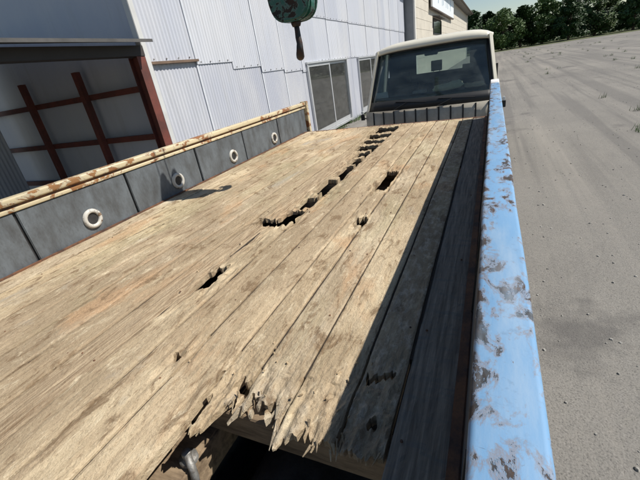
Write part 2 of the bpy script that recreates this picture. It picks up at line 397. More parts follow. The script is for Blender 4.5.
# sliding doors
for di, (y0, y1, z0, z1) in enumerate(openings):
    bm = B(); t = .06
    box(bm, WX-.03, WX+.07, y0, y0+t, z0, z1); box(bm, WX-.03, WX+.07, y1-t, y1, z0, z1)
    box(bm, WX-.034, WX+.085, y0-.03, y1+.03, z1, z1+.05); box(bm, WX-.034, WX+.09, y0-.02, y1+.02, z0-.07, z0)
    d = obj('sliding_door', bm, ALU, wh, bevel=.004)
    for k in range(2):
        a = y0 + t + k*((y1-y0)/2 - t) + .0; b = a + (y1-y0)/2 - .01; xo = WX + (.0 if k else .034)
        bm = B(); s = .07
        box(bm, xo-.014, xo+.014, a, a+s, z0+.01, z1-.01); box(bm, xo-.014, xo+.014, b-s, b, z0+.01, z1-.01)
        box(bm, xo-.0135, xo+.0135, a+s, b-s, z0+.01, z0+.13); box(bm, xo-.0135, xo+.0135, a+s, b-s, z1-.08, z1-.01)
        obj('door_leaf', bm, ALU, d)
        bm = B(); box(bm, xo-.004, xo+.004, a+s, b-s, z0+.13, z1-.08); obj('pane', bm, WGLASS, d)
# things seen dimly behind the door glass
def crate(name, label, cat, x0, x1, y0, y1, z0, z1, mat):
    bm = B(); box(bm, x0, x1, y0, y1, z0, z1); box(bm, x0-.02, x1+.02, y0-.02, y1+.02, z1+.002, z1+.04)
    return tag(obj(name, bm, mat, None, bevel=.01), label, cat)
crate('storage_cabinet', 'pale cabinet standing behind the right pane of the sliding door', 'cabinet', WX-1.0, WX-.6, 12.1, 12.9, GZ, .3, m_plain('pale_cabinet', (.45, .47, .48), .6))
crate('cardboard_box', 'brown box low behind the sliding door glass', 'box', WX-.7, WX-.25, 12.2, 13.1, GZ, -.55, m_plain('brown_card', (.34, .18, .09), .9))
crate('storage_chest', 'grey green chest behind the left pane of the sliding door', 'chest', WX-.9, WX-.4, 10.5, 11.5, GZ, -.5, m_plain('grey_green', (.20, .22, .20), .8))

# ------------------------------------------------------------------ open shed bay at the near end
sb = thing('open_shed', 'open shed bay with red oxide posts at the near end of warehouse', 'shed', (WX-2, 1, GZ))
for py in (4.44, -.6, -5.5):
    bm = B(); h = .075
    box(bm, WX-.09, WX-.078, py-h, py+h, GZ, 1.36); box(bm, WX+.078, WX+.09, py-h, py+h, GZ, 1.36); box(bm, WX-.078, WX+.078, py-.006, py+.006, GZ, 1.36)
    obj('post', bm, REDP, sb)
bm = B(); box(bm, WX-.10, WX+.10, -5.7, 4.52, 1.364, 1.50); obj('beam', bm, m_plain('dark_beam', (.045, .038, .035), .7), sb)
bm = B(); prism(bm, [(WX+.35, 1.505), (WX+.35, 1.545), (WX-5, 2.35), (WX-5, 2.31)], -5.9, 4.50, 'Y'); obj('roof', bm, ROOFM, sb)
for gz in (-.6, .15, .9):
    bm = B(); box(bm, WX-6.5, WX-.2, 4.60, 4.66, gz, gz+.09); obj('girt', bm, REDP, sb)
for gx in (WX-1.6, WX-3.2):
    bm = B(); box(bm, gx-.05, gx+.05, 4.50, 4.595, GZ, 1.36); obj('stud', bm, REDP, sb)
WXs = WX; WX = -9.2
yy = -5.6; k = 0
while yy < 4.4:
    obj('corrugated_sheet', corr(yy, min(yy+SW+.04, 4.45), GZ+.02, 2.2, (k % 2)*.004), SHEET, sb, True); yy += SW; k += 1
WX = WXs

# ------------------------------------------------------------------ cream building with sign
cb = thing('cream_building', 'cream sided building with dark roof beyond the warehouse', 'building', (-8, 45, GZ))
CX, CY0, CY1, CZ = -4.2, 24.6, 75, 5.25
bm = B(); box(bm, CX-9, CX, CY0, CY1, GZ, CZ); obj('wall', bm, CSIDE, cb)
for zz in [GZ + .55*k for k in range(1, 12)]:
    bm = B(); box(bm, CX-.01, CX+.012, CY0+.31, CY1-.5, zz, zz+.02); obj('siding_batten', bm, CSIDE, cb)
bm = B(); box(bm, CX-8.9, CX+.02, CY0-.03, CY0-.002, GZ, CZ); obj('shaded_gable', bm, m_plain('shade_grey_gable', (.24, .25, .255), .7), cb)  # gable end in shade: the darkness is put into its grey
bm = B(); box(bm, CX-.05, CX+.035, CY0-.034, CY0+.3, GZ, CZ); obj('corner_trim', bm, m_plain('white_corner', (.70, .68, .62), .6), cb)
bm = B(); prism(bm, [(CX+.8, CZ+.003), (CX+.8, CZ+.22), (CX-4.5, CZ+1.9), (CX-9.8, CZ+.22), (CX-9.8, CZ+.003)], CY0-.6, CY1+.8, 'Y'); rf = obj('roof', bm, ROOFM, cb)
bm = B(); tube(bm, [(CX+.86, CY0-.6, CZ+.1), (CX+.86, CY1+.8, CZ+.1)], .08, 8); obj('gutter', bm, m_plain('brown_gutter', (.10, .075, .06), .5), rf)
bm = B(); tube(bm, [(CX+.07, CY1-.4, GZ), (CX+.07, CY1-.4, CZ)], .06, 8); obj('downpipe', bm, m_plain('white_pipe', (.75, .74, .70), .5), cb)
bm = B(); y0, y1, z0, z1 = 32.5, 37.6, 1.95, 3.0
box(bm, CX+.002, CX+.06, y0, y1, z0, z0+.07); box(bm, CX+.002, CX+.06, y0, y1, z1-.07, z1); box(bm, CX+.002, CX+.06, y0, y0+.1, z0+.07, z1-.07); box(bm, CX+.002, CX+.06, y1-.1, y1, z0+.07, z1-.07)
wi = obj('window', bm, BLACKP, cb)
bm = B(); box(bm, CX+.002, CX+.02, y0+.1, y1-.1, z0+.07, z1-.07); obj('pane', bm, m_plain('dark_window_glass', (.015, .017, .02), .08), wi)
bm = B(); prism(bm, [(CX+.003, 3.12), (CX+.55, 3.02), (CX+.55, 3.06), (CX+.003, 3.17)], y0-.2, y1+.2, 'Y'); obj('awning', bm, ROOFM, cb)
sg = thing('wall_sign', 'long white sign board with faint blue lettering on the cream building', 'sign', (CX+.2, 38.5, 3.55))
bm = B(); box(bm, CX+.14, CX+.26, 30.4, 46.8, 3.55, 5.1); obj('board', bm, SIGNW, sg, bevel=.015)
bm = B(); box(bm, CX+.10, CX+.28, 30.3, 46.9, 3.46, 3.545); obj('bottom_rail', bm, m_plain('brown_rail', (.11, .08, .06), .6), sg)
for yb in (31.5, 38.5, 45.5):
    bm = B(); box(bm, CX+.002, CX+.14, yb, yb+.1, 4.2, 4.35); obj('bracket', bm, STEEL, sg)
for strokes in (((33, 34.4, 4.62, 4.74), (33, 34.4, 4.28, 4.38), (33.55, 33.85, 4.0, 4.95)), ((36, 37.6, 4.55, 4.66), (36.2, 36.5, 4.0, 4.9), (37.1, 37.4, 4.1, 4.9)), ((39.2, 40.8, 4.7, 4.8), (39.2, 39.5, 4.05, 4.7), (40.5, 40.8, 4.05, 4.7)), ((42.4, 44, 4.4, 4.5), (43.0, 43.3, 4.0, 4.9))):
    bm = B()
    for k, (a, b, c, d) in enumerate(strokes): box(bm, CX+.258, CX+.264 + .001*k, a, b, c, d)
    obj('letter', bm, SIGNB, sg)

# ------------------------------------------------------------------ trees
def N0(x): return noise.noise(Vector((x, 1.7, 4.2)))
def crown_mesh(seed, h, rad, ev, nleaf=9000):
    rg = random.Random(seed); vs, fs = [], []
    cl = []
    for i in range(60):
        t = rg.random()
        z = h*(.10 + .88*t)
        rr = rad*((1-t)**.75*.95 + .10) if ev else rad*math.sqrt(max(.04, 1-(2*t-.85)**2))*.9
        a = rg.random()*6.283; q = rr*math.sqrt(rg.random())
        cl.append((Vector((q*math.cos(a), q*math.sin(a), z)), rad*rg.uniform(.16, .36)))
    for i in range(nleaf):
        c, r = cl[rg.randrange(len(cl))]
        d = Vector((rg.gauss(0, 1), rg.gauss(0, 1), rg.gauss(0, .7))).normalized()*r*rg.random()**.4
        p = c + d; s = rg.uniform(.14, .30)
        u = Vector((rg.gauss(0, 1), rg.gauss(0, 1), rg.gauss(0, 1))).normalized(); v = u.orthogonal().normalized()
        k = len(vs)
        vs += [p - u*s, p + v*s*.55, p + u*s, p - v*s*.55]; fs.append((k, k+1, k+2, k+3))
    me = bpy.data.meshes.new('crown'); me.from_pydata(vs, [], fs); return me
def trunk_mesh(seed, h, r):
    rg = random.Random(seed); bm = B(); pts = [Vector((0, 0, 0))]
    for i in range(1, 7): pts.append(Vector((rg.uniform(-.12, .12), rg.uniform(-.12, .12), h*.85*i/6)))
    tube(bm, pts, [r*(1-.13*i) for i in range(7)], 8)
    for i in range(9):
        b = pts[2 + i % 4]; a = rg.random()*6.28; L = h*rg.uniform(.14, .28)
        tube(bm, [b, b + Vector((math.cos(a)*L*.6, math.sin(a)*L*.6, L*.3)), b + Vector((math.cos(a)*L, math.sin(a)*L, L*.75))], [r*.35, r*.22, r*.08], 6)
    me = bpy.data.meshes.new('trunk'); bm.to_mesh(me); bm.free(); return me
TM = []
for i, (h, rad, ev) in enumerate(((8.6, 2.7, True), (8.0, 3.2, False), (7.4, 2.5, True))):
    a = crown_mesh(20+i, h, rad, ev); a.materials.append(LEAF[0 if ev else 1]); b = trunk_mesh(40+i, h, .2); b.materials.append(BARK); TM.append((a, b))
tree_spots = [(-11, 93, 0, 1.0), (-7.2, 96, 1, 1.0), (-4.2, 91, 2, 1.12), (-1.2, 94, 0, .93), (1.6, 90, 1, .98), (5.0, 92, 2, 1.0), (9, 95, 1, 1.1), (13, 91, 0, .95), (18, 96, 1, 1.15), (23, 92, 2, 1.05), (28.5, 95, 1, 1.0), (34, 91, 0, 1.1), (40, 94, 1, 1.1), (47, 92, 2, 1.1)]
kinds = ['dark pointed evergreen', 'rounded mid green tree', 'dark slender evergreen']
where = ['half hidden behind the cream building', 'behind the cream building roof end', 'just right of the cream building eaves', 'above the middle of the cab roof edge', 'above the right corner of the ivory cab',
         'next right of the ivory cab', 'second right of the ivory cab', 'third right of the ivory cab', 'fourth right of the ivory cab', 'fifth right of the ivory cab', 'sixth right of the ivory cab', 'seventh right of the ivory cab', 'eighth right of the ivory cab', 'rightmost in the far row']
for (x, y, k, s), wtxt in zip(tree_spots, where):
    t = thing('tree', kinds[k] + ' in the far row, ' + wtxt, 'tree', (x, y, GZ), 'row of trees beyond the yard')
    t.rotation_euler.z = random.random()*6.28; t.scale = (s*1.15, s*1.15, s*.93)
    for nm, me in zip(('crown', 'trunk'), TM[k]):
        o = link(bpy.data.objects.new(nm, me)); o.parent = t

rg = random.Random(99); vs, fs = [], []
lumps = [(rg.uniform(-45, 120), rg.uniform(100, 118), rg.uniform(1.6, 3.4)) for i in range(170)]
for i in range(34000):
    x, y, r = lumps[rg.randrange(len(lumps))]
    top = 4.2 + 2.4*N0(x*.07) ; c = Vector((x, y, GZ + rg.uniform(.5, max(1.5, top))))
    p = c + Vector((rg.gauss(0, 1), rg.gauss(0, 1), rg.gauss(0, .8))).normalized()*r*rg.random()**.4; p.z = max(p.z, GZ+.1)
    s = rg.uniform(.22, .46); u = Vector((rg.gauss(0, 1), rg.gauss(0, 1), rg.gauss(0, 1))).normalized(); v = u.orthogonal().normalized(); k = len(vs)
    vs += [p - u*s, p + v*s*.6, p + u*s, p - v*s*.6]; fs.append((k, k+1, k+2, k+3))
me = bpy.data.meshes.new('woodland'); me.from_pydata(vs, [], fs); me.materials.append(LEAF[0])
tag(link(bpy.data.objects.new('woodland', me)), 'dark mass of woodland behind the row of trees', 'woodland', kind='stuff')

# ------------------------------------------------------------------ the flatbed truck whose rotten deck fills the picture
tr = thing('flatbed_truck', 'flatbed truck with rotten wooden deck and side gates up', 'truck', (-1.25, 2.4, GZ))
SEAMS = [-.045, -.18, -.30, -.46, -.61, -.72, -.885, -1.05, -1.20, -1.35, -1.50, -1.655, -1.81, -1.97, -2.13, -2.29, -2.452]
YE = 4.93; YS = -.45
# holes: x0,x1,y0,y1, splinter amount, wobble
HOLES = [(-1.33, -1.052, 4.46, 4.80, .005, .003), (-1.32, -1.052, 4.14, 4.36, .006, .003), (-1.30, -1.052, 3.86, 4.04, .008, .004), (-1.27, -1.05, 3.58, 3.76, .008, .003), (-1.19, -1.048, 3.33, 3.50, .010, .004),
         (-1.16, -1.048, 3.06, 3.25, .012, .004), (-1.15, -1.045, 2.65, 3.0, .014, .004), (-1.16, -1.045, 2.27, 2.575, .014, .004), (-1.17, -1.05, 1.98, 2.19, .02, .008), (-1.19, -1.055, 1.76, 1.94, .03, .016),
         (-1.32, -1.08, 1.69, 1.785, .035, .03), (-.722, -.622, 2.32, 2.77, .03, .006), (-.675, -.607, 1.74, 1.87, .04, .012), (-1.21, -1.125, .99, 1.21, .05, .02),
         (-1.078, -1.044, 2.15, 3.60, .012, .004), (-2.06, -2.03, 1.55, 1.63, .04, .01), (-.955, -.905, .62, .65, .03, .01), (-.660, -.600, .55, .60, .03, .022), (-.585, -.495, .525, .562, .03, .02), (-.729, -.713, .44, .62, .02, .004), (-.30, -.205, .705, .735, .03, .028), (-.245, -.215, .545, .575, .02, .012)]
FRONT = [(-.73, .42), (-.716, .50), (-.705, .545), (-.692, .50), (-.684, .42), (-.672, .395), (-.666, .43), (-.660, .415), (-.652, .45), (-.645, .505), (-.63, .545), (-.618, .52), (-.608, .47), (-.600, .475), (-.594, .51), (-.575, .535), (-.56, .50), (-.549, .522),
         (-.53, .50), (-.515, .52), (-.502, .495), (-.488, .54), (-.474, .515), (-.466, .47), (-.452, .44), (-.443, .443), (-.434, .478), (-.425, .462), (-.412, .485), (-.400, .478), (-.392, .515), (-.375, .49), (-.35, .483), (-.325, .492), (-.30, .478), (-.27, .485), (-.24, .478), (-.20, .49), (-.17, .487)]
def lerp_tab(tab, x):
    if x <= tab[0][0]: return tab[0][1]
    for (a, fa), (b, fb) in zip(tab, tab[1:]):
        if x <= b: return fa + (fb-fa)*(x-a)/(b-a)
    return tab[-1][1]
def N(x, y, z=0): return noise.noise(Vector((x, y, z)))
def hole_d(x, y):
    best = 1.0
    for i, (x0, x1, y0, y1, sp, wb) in enumerate(HOLES):
        if x < x0-.13 or x > x1+.13 or y < y0-.2 or y > y1+.2: continue
        yy = y + sp*(1.3*N(x*24, y*3, i*3.7) + .7*N(x*77, y*5, i*1.9) + .45*N(x*210, y*12, i)); xx = x + wb*(N(x*20, y*9, i+9.1) + .6*N(x*55, y*26, i+4))
        dx = abs(xx-(x0+x1)/2) - (x1-x0)/2; dy = abs(yy-(y0+y1)/2) - (y1-y0)/2
        d = max(dx, dy*.8) if max(dx, dy) < 0 else math.hypot(max(dx, 0), max(dy, 0))
        best = min(best, d)
    return best
def field(x, y, broken):
    d = hole_d(x, y)
    if broken:
        yf = lerp_tab(FRONT, x) + .014*N(x*95, y*6, 5) + .013*N(x*230, y*14, 3) + .010*N(x*480, y*40, 8)
        d = min(d, (y - yf))
        # crumbly little gaps just behind the broken edge
        if y < .66: d = min(d, .9*(y-yf-.0) if y-yf < .004 else 1, .05*(N(x*60, y*34, 2) + .62 + max(0, (y-.53))*5))
    return d
def height(x, y, seed, d, broken):
    h = .0022*N(x*14, y*1.6, seed) + .0016*N(x*60, y*5, seed+3) + .0012*N(x*130, y*60, seed+7)
    if d < .10: h -= (.10-d)*.14*max(0, .35 + N(x*40, y*12, 1)) 
    if broken and y < .85:
        k = min(1, (.85-y)/.25); q = .5 if x < -.33 else 1.0
        h += q*k*(.009*N(x*45, y*28, 3) + .005*N(x*110, y*70, 6) - .004)
    # worn groove of rot running along the seam at x = -1.2
    g = math.exp(-((x+1.17)/.07)**2)*max(0, min(1, (y-.6)/.5))*max(0, .45 + N(3.3, y*2.2, 1)); h -= .018*g*(1 + N(x*50, y*14, 4))
    return h
def finish_plank(bm, broken, T, mat):
    bm.normal_update()
    top = bm.faces[:]; edges = [e for e in bm.edges if len(e.link_faces) == 1]
    low = {}
    for v in list(bm.verts):
        thin = T
        if broken and v.co.y < .62: thin = T*max(.25, min(1, .3 + (v.co.y-.40)*4.5))
        low[v] = bm.verts.new((v.co.x, v.co.y, v.co.z*.3 - thin))
    for f in top:
        try: bm.faces.new([low[v] for v in reversed(f.verts)])
        except ValueError: pass
    for e in edges:
        f = e.link_faces[0] if e.link_faces else None
        a, b = e.verts
        if f is not None:
            l = [lp for lp in f.loops if lp.edge == e][0]
            a, b = l.vert, l.link_loop_next.vert
        try: bm.faces.new((b, a, low[a], low[b]))
        except ValueError: pass
    return obj('plank', bm, mat, tr)
def plank(x0, x1, ystart, yend, broken, mat, seed, dz):
    gap = .0042
    wob = lambda y, s: .0018*N(s, y*3.1, 2.2) + .0009*N(s, y*19, 4.1)
    ylist = []; y = ystart
    while y < yend - .004:
        ylist.append(y)
        y += (.0055 if broken and y < .72 else max(.011, min(.03, .010 + .005*(y-.4))))
    ylist.append(yend)
    nx = 30 if broken else 13
    bm = B()
    cols = []; vals = []
    for y in ylist:
        a = x0 + gap + wob(y, x0*31); b = x1 - gap + wob(y, x1*31)
        row = []
        for i in range(nx+1):
            x = a + (b-a)*i/nx; yy = y
            if yend - y < .012: yy = y + .010*N(x*30, 3.3, seed) 
            row.append((x, yy, field(x, yy, broken)))
        cols.append(row)
    V = {}
    def vert(key, x, y, d):
        if key in V: return V[key]
        e = min(x-x0, x1-x); hh = height(x, y, seed, max(d, 0), broken) + dz - (.006*max(0, 1-e/.013)**2)
        V[key] = bm.verts.new((x, y, hh)); return V[key]
    T = .036
    for j in range(len(ylist)-1):
        for i in range(nx):
            q = [(j, i), (j, i+1), (j+1, i+1), (j+1, i)]
            f = [cols[a][b] for a, b in q]
            if max(k[2] for k in f) <= 0: continue
            poly = []
            for k in range(4):
                A, Bq = f[k], f[(k+1) % 4]; ka, kb = q[k], q[(k+1) % 4]
                if A[2] > 0: poly.append(vert(ka, A[0], A[1], A[2]))
                if (A[2] > 0) != (Bq[2] > 0):
                    t = A[2]/(A[2]-Bq[2]); t = min(.96, max(.04, t))
                    poly.append(vert((min(ka, kb), max(ka, kb)), A[0]+(Bq[0]-A[0])*t, A[1]+(Bq[1]-A[1])*t, 0))
            if len(set(poly)) == len(poly) and len(poly) >= 3:
                try: bm.faces.new(poly)
                except ValueError: pass
    bm.faces.index_update(); seen = set(); isl = []
    for f0 in bm.faces:
        if f0.index in seen: continue
        st = [f0]; seen.add(f0.index); cur = []
        while st:
            f = st.pop(); cur.append(f.index)
            for e in f.edges:
                for g in e.link_faces:
                    if g.index not in seen: seen.add(g.index); st.append(g)
        isl.append(set(cur))
    for cur in isl:                       # a plank rotted right through becomes two planks, crumbs are dropped
        if len(cur) < 14: continue
        b2 = bm.copy(); bmesh.ops.delete(b2, geom=[f for f in b2.faces if f.index not in cur], context='FACES')
        finish_plank(b2, broken, T, mat)
    bm.free()
for i, (b, a) in enumerate(zip(SEAMS, SEAMS[1:])):
    br = 1 <= i <= 4
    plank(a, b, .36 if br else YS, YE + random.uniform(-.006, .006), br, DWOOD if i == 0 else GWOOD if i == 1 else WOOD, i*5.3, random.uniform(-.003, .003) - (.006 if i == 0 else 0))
# loose splinters and crumbs hanging on the broken edge
for k in range(26):
    x = random.uniform(-.70, -.19); y = lerp_tab(FRONT, x) + random.uniform(-.012, .04); L = random.uniform(.012, .05); wd = random.uniform(.002, .006)
    bm = B(); a = random.uniform(-.5, .5); z = random.uniform(-.016, .004); dx, dy = math.sin(a)*L, -math.cos(a)*L
    hexa(bm, [(x-wd, y, z-.004), (x+wd, y, z-.004), (x+dx+wd*.3, y+dy, z-.010), (x+dx-wd*.3, y+dy, z-.010), (x-wd, y, z+.003), (x+wd, y, z+.004), (x+dx+wd*.3, y+dy, z-.007), (x+dx-wd*.3, y+dy, z-.008)])
    obj('splinter', bm, WOOD, tr)
bm = B()
for k in range(60):
    hx0, hx1, hy0, hy1 = random.choice(HOLES)[:4]
    if random.random() < .4: x, y = random.uniform(-.70, -.20), .56 + abs(random.gauss(0, .1))
    else: x, y = random.gauss((hx0+hx1)/2, .09), random.gauss((hy0+hy1)/2, .14)
    if hole_d(x, y) < .012 or not -2.4 < x < -.08 or y < .52: continue
    r = random.uniform(.001, .0028); L = r*random.uniform(1, 4); a = random.gauss(0, .5); ux, uy = math.sin(a), math.cos(a); z = .001
    hexa(bm, [(x-ux*L-uy*r, y-uy*L+ux*r, z-.004), (x-ux*L+uy*r, y-uy*L-ux*r, z-.004), (x+ux*L+uy*r, y+uy*L-ux*r, z-.004), (x+ux*L-uy*r, y+uy*L+ux*r, z-.004), (x-ux*L*.8-uy*r*.6, y-uy*L*.8+ux*r*.6, z+r), (x-ux*L*.8+uy*r*.6, y-uy*L*.8-ux*r*.6, z+r*1.4), (x+ux*L*.7+uy*r*.5, y+uy*L*.7-ux*r*.5, z+r*.9), (x+ux*L*.7-uy*r*.5, y+uy*L*.7+ux*r*.5, z+r)])
tag(obj('wood_crumbs', bm, m_plain('crumb_wood', (.58, .45, .29), .95, var=.4, sc=30), tr), kind='stuff')
bm = B()
for xs in SEAMS[1:-1]:
    y = .66 if xs > -.73 else YS
    while y < YE - .03:
        y2 = min(y + .05, YE - .01)
        if all(hole_d(xs + q, yy) > .05 for q in (-.01, .01) for yy in (y, y2)) and N(xs*9, y*1.3, 7) > -.42:
            za, zb_ = -.009 + .003*N(xs*7, y*9, 2), -.009 + .003*N(xs*7, y2*9, 2)
            v = [bm.verts.new(p) for p in ((xs-.006, y, za), (xs+.006, y, za), (xs+.006, y2, zb_), (xs-.006, y2, zb_), (xs-.006, y, -.03), (xs+.006, y, -.03), (xs+.006, y2, -.03), (xs-.006, y2, -.03))]
            for f in ((0, 1, 2, 3), (7, 6, 5, 4), (0, 4, 5, 1), (2, 6, 7, 3)): bm.faces.new([v[k] for k in f])
        y = y2
tag(obj('joint_dirt', bm, m_plain('packed_dark_dirt', (.055, .04, .028), .95, var=.4, sc=20), tr), kind='stuff')
# nails in the lit planks
bm = B()
for yj in (.53, .95, 1.42, 1.9, 2.2, 3.01, 3.65, 4.28, 4.84):
    for a, b in zip(SEAMS, SEAMS[1:]):
        for x in (a-.03, b+.03):
            if hole_d(x, yj) > .02 and random.random() < .38: lathe(bm, [(0, .0005), (.0035, .0), (.004, -.004)], (x + random.uniform(-.006, .006), yj + random.uniform(-.012, .012), .0006), 'Z', 7)
o = obj('nail', bm, RUST, tr); o['kind'] = 'stuff'
# joists, sills, chassis rails
for yj in (.545, .98, 1.42, 1.62, 2.22, 2.61, 3.03, 3.285, 3.81, 4.09, 4.41, 4.84):
    for a, b in (((-2.44, -.06),) if yj != 2.61 else ((-2.44, -.95), (-.52, -.06))):
        bm = B(); hw = .036; box(bm, a, b, yj-hw, yj+hw, -.139, -.043); obj('joist', bm, JOIST, tr, bevel=.004, seg=1)
for xs in (-1.70, -.79):
    bm = B(); box(bm, xs-.075, xs+.075, YS, YE-.02, -.26, -.142); obj('sill_beam', bm, JOIST, tr, bevel=.006)
    bm = B(); box(bm, xs-.04, xs+.04, -2.2, YE-.3, -.50, -.263); obj('chassis_rail', bm, STEEL, tr, bevel=.01)
bm = B(); box(bm, -2.3, -.12, -.10, .24, -.60, -.275); obj('added_outrigger_box', bm, STEEL, tr, bevel=.01)  # these unseen boxes and plates are added to keep sunlight from under the deck
bm = B(); prism(bm, rrect(-.66, -.02, -1.0, -.30, .10, 6), .30, 1.5, 'Y'); obj('added_fuel_tank', bm, STEEL, tr, bevel=.01)
bm = B(); box(bm, -.60, -.02, 1.56, 2.55, -.85, -.24); obj('added_tool_box', bm, STEEL, tr, bevel=.01)
bm = B(); box(bm, -1.62, -.84, .2, 2.4, -.82, -.36); obj('added_gearbox_cover', bm, STEEL, tr, bevel=.03)
bm = B(); box(bm, -2.42, -1.80, .2, 2.5, -.9, -.24); obj('added_battery_box', bm, STEEL, tr, bevel=.01)
bm = B(); box(bm, -2.40, -.06, 2.62, 4.7, -.515, -.503); obj('added_underbed_plate', bm, STEEL, tr)
# clamp bolt on the sill beam, seen through the broken front
bm = B(); lathe(bm, [(0, .036), (.012, .036), (.014, .030), (.014, .016), (.026, .015), (.027, .0)], (-.735, .405, -.142), 'Z', 16)
ub = obj('clamp_bolt', bm, BOLT, tr, True)
bm = B(); tube(bm, [(-.705, .375, -.21), (-.700, .38, -.16), (-.708, .388, -.128), (-.727, .40, -.116), (-.748, .412, -.124), (-.758, .418, -.15)], .011, 10); obj('strap', bm, BOLT, ub, True)
# edge angle with rust, rear sill, deck end strip
bm = B(); box(bm, -.0488, -.0205, YS, YE, -.06, .012); obj('edge_angle', bm, RUST, tr, bevel=.003)
bm = B(); box(bm, -2.472, -2.455, YS, YE, -.06, .008); obj('edge_angle', bm, RUST, tr, bevel=.003)
bm = B(); box(bm, -2.50, .02, YE+.012, YE+.07, -.17, -.004); obj('rear_sill', bm, RUST, tr, bevel=.005)
# left gate
RINGM = m_chipped('dull_ring_paint', (.50, .48, .43), (.2, .15, .1), (.16, .09, .05), 16, .57)
GX = -2.477; GT = .405; G0, G1 = -.45, 5.05
bm = B(); box(bm, GX-.045, GX-.036, G0, G1, -.12, GT-.05); lg = obj('side_gate', bm, STEEL, tr); lg['label'] = 'left gate with grey boards under a rusty cream rim'
ribs = [-.45, .30, 1.06, 1.83, 2.615, 3.39, 4.185, 5.02]
for a, b in zip(ribs, ribs[1:]):
    bm = B(); box(bm, GX-.034, GX + random.uniform(-.002, .002), a+.009, b-.009, -.075, .318); obj('gate_board', bm, GREY, lg, bevel=.004)
for r in ribs[1:-1]:
    bm = B(); box(bm, GX-.034, GX-.017, r-.007, r+.007, -.07, .316); obj('rib', bm, STEEL, lg)
bm = B(); prism(bm, rrect(GX-.055, GX+.016, .362, GT, .012), G0, G1, 'Y'); obj('rim', bm, CREAM, lg, True)
bm = B(); prism(bm, rrect(GX-.03, GX+.008, .322, .346, .006), G0, G1, 'Y'); obj('lower_rim', bm, CREAM, lg, True)
bm = B(); box(bm, GX-.033, GX-.004, G0, G1, .3465, .3615); obj('rim_channel', bm, RUST, lg)
bm = B(); box(bm, GX-.07, GX+.03, 5.053, 5.115, -.14, .415); obj('corner_post', bm, CREAM, tr, bevel=.006)
for y in (-.1, .66, 1.47, 2.31, 3.15, 4.04, 4.8):
    if y > 4.5: continue
    bm = B(); lathe(bm, [(.040, .001), (.041, .012), (.050, .017), (.066, .013), (.069, .001)], (GX+.001, y, .107), 'X', 26); rg_ = obj('rope_ring', bm, RINGM, lg, True)
    bm = B(); lathe(bm, [(0, .0036), (.041, .0036)], (GX+.001, y, .107), 'X', 18); obj('ring_recess', bm, STEEL, lg)
# right gate: leaning inner face, blue rim on top
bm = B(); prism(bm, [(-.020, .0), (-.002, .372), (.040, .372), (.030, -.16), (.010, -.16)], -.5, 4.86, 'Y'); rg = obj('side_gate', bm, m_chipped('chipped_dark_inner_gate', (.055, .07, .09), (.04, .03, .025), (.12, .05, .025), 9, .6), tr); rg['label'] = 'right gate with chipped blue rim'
bm = B(); prism(bm, rrect(-.006, .078, .374, GT, .009, 4), -.5, 4.50, 'Y'); 
es = [e for e in bm.edges if abs(e.verts[0].co.y - e.verts[1].co.y) > 1]
bmesh.ops.subdivide_edges(bm, edges=es, cuts=60)
for v in bm.verts: v.co.x += .0022*N(2, v.co.y*2.3, 1) ; v.co.z += .0018*N(5, v.co.y*2.9, v.co.x*20)
obj('rim', bm, BLUE, rg, True)
bm = B(); prism(bm, rrect(-.007, .079, .373, GT+.002, .009, 4), 4.503, 4.93, 'Y'); obj('rim_end', bm, WHITEP, rg, True)
bm = B(); box(bm, -.012, .082, 4.865, 4.928, -.14, .371); obj('end_post', bm, WHITEP, rg, bevel=.006)
for y in (.3, 1.05, 1.8, 2.55, 3.3, 4.05):
    bm = B(); hexa(bm, [(-.026, y-.006, .0), (-.026, y+.006, .0), (-.02, y+.006, .0), (-.02, y-.006, .0), (-.008, y-.006, .365), (-.008, y+.006, .365), (-.003, y+.006, .365), (-.003, y-.006, .365)]); obj('rib', bm, STEEL, rg)
bm = B(); box(bm, .043, .056, -.5, 4.86, -.15, .36); obj('outer_panel', bm, BLUE, rg)
# lowered tailgate, wheels, crane
bm = B(); box(bm, -2.46, -.0, YE+.075, YE+.115, -.62, -.19); tg = obj('tailgate', bm, GREY, tr, bevel=.006); tg['label'] = 'tailgate hanging down'
def wheel(name, x, y, z, r, wd, parent):
    bm = B(); lathe(bm, [(r*.58, -wd/2), (r*.9, -wd/2), (r, -wd*.36), (r, wd*.36), (r*.9, wd/2), (r*.58, wd/2)], (x, y, z), 'X', 32); t_ = obj(name, bm, RUBBER, parent, True)
    bm = B(); lathe(bm, [(0, -wd*.2), (r*.2, -wd*.2), (r*.25, -wd*.1), (r*.5, -wd*.1), (r*.575, -wd*.45), (r*.575, wd*.45), (r*.5, wd*.1), (r*.25, wd*.1), (r*.2, wd*.2), (0, wd*.2)], (x, y, z), 'X', 24); obj('rim', bm, BOLT, t_, True)
for x in (-2.15, -.35): wheel('wheel', x, 3.3, GZ+.40, .40, .42, tr)
for x in (-2.15, -.35): wheel('wheel', x, -2.2, GZ+.40, .40, .24, tr)
bm = B(); tube(bm, [(-2.2, 3.3, GZ+.4), (-.3, 3.3, GZ+.4)], .06, 10); obj('axle', bm, STEEL, tr)
bm = B(); tube(bm, [(-2.2, -2.2, GZ+.4), (-.3, -2.2, GZ+.4)], .05, 10); obj('axle', bm, STEEL, tr)
HY, HX = 2.7, -1.30
bm = B(); box(bm, -1.5, -1.1, -1.35, -.95, -.5, 1.5); cr = obj('crane_column', bm, GREEN, tr, bevel=.03)
bm = B(); hexa(bm, [(-1.42, -1.3, 1.38), (-1.18, -1.3, 1.38), (HX+.07, HY+.15, 4.5), (HX-.07, HY+.15, 4.5), (-1.42, -1.5, 1.66), (-1.18, -1.5, 1.66), (HX+.07, HY+.02, 4.72), (HX-.07, HY+.02, 4.72)]); obj('boom', bm, GREEN, cr)

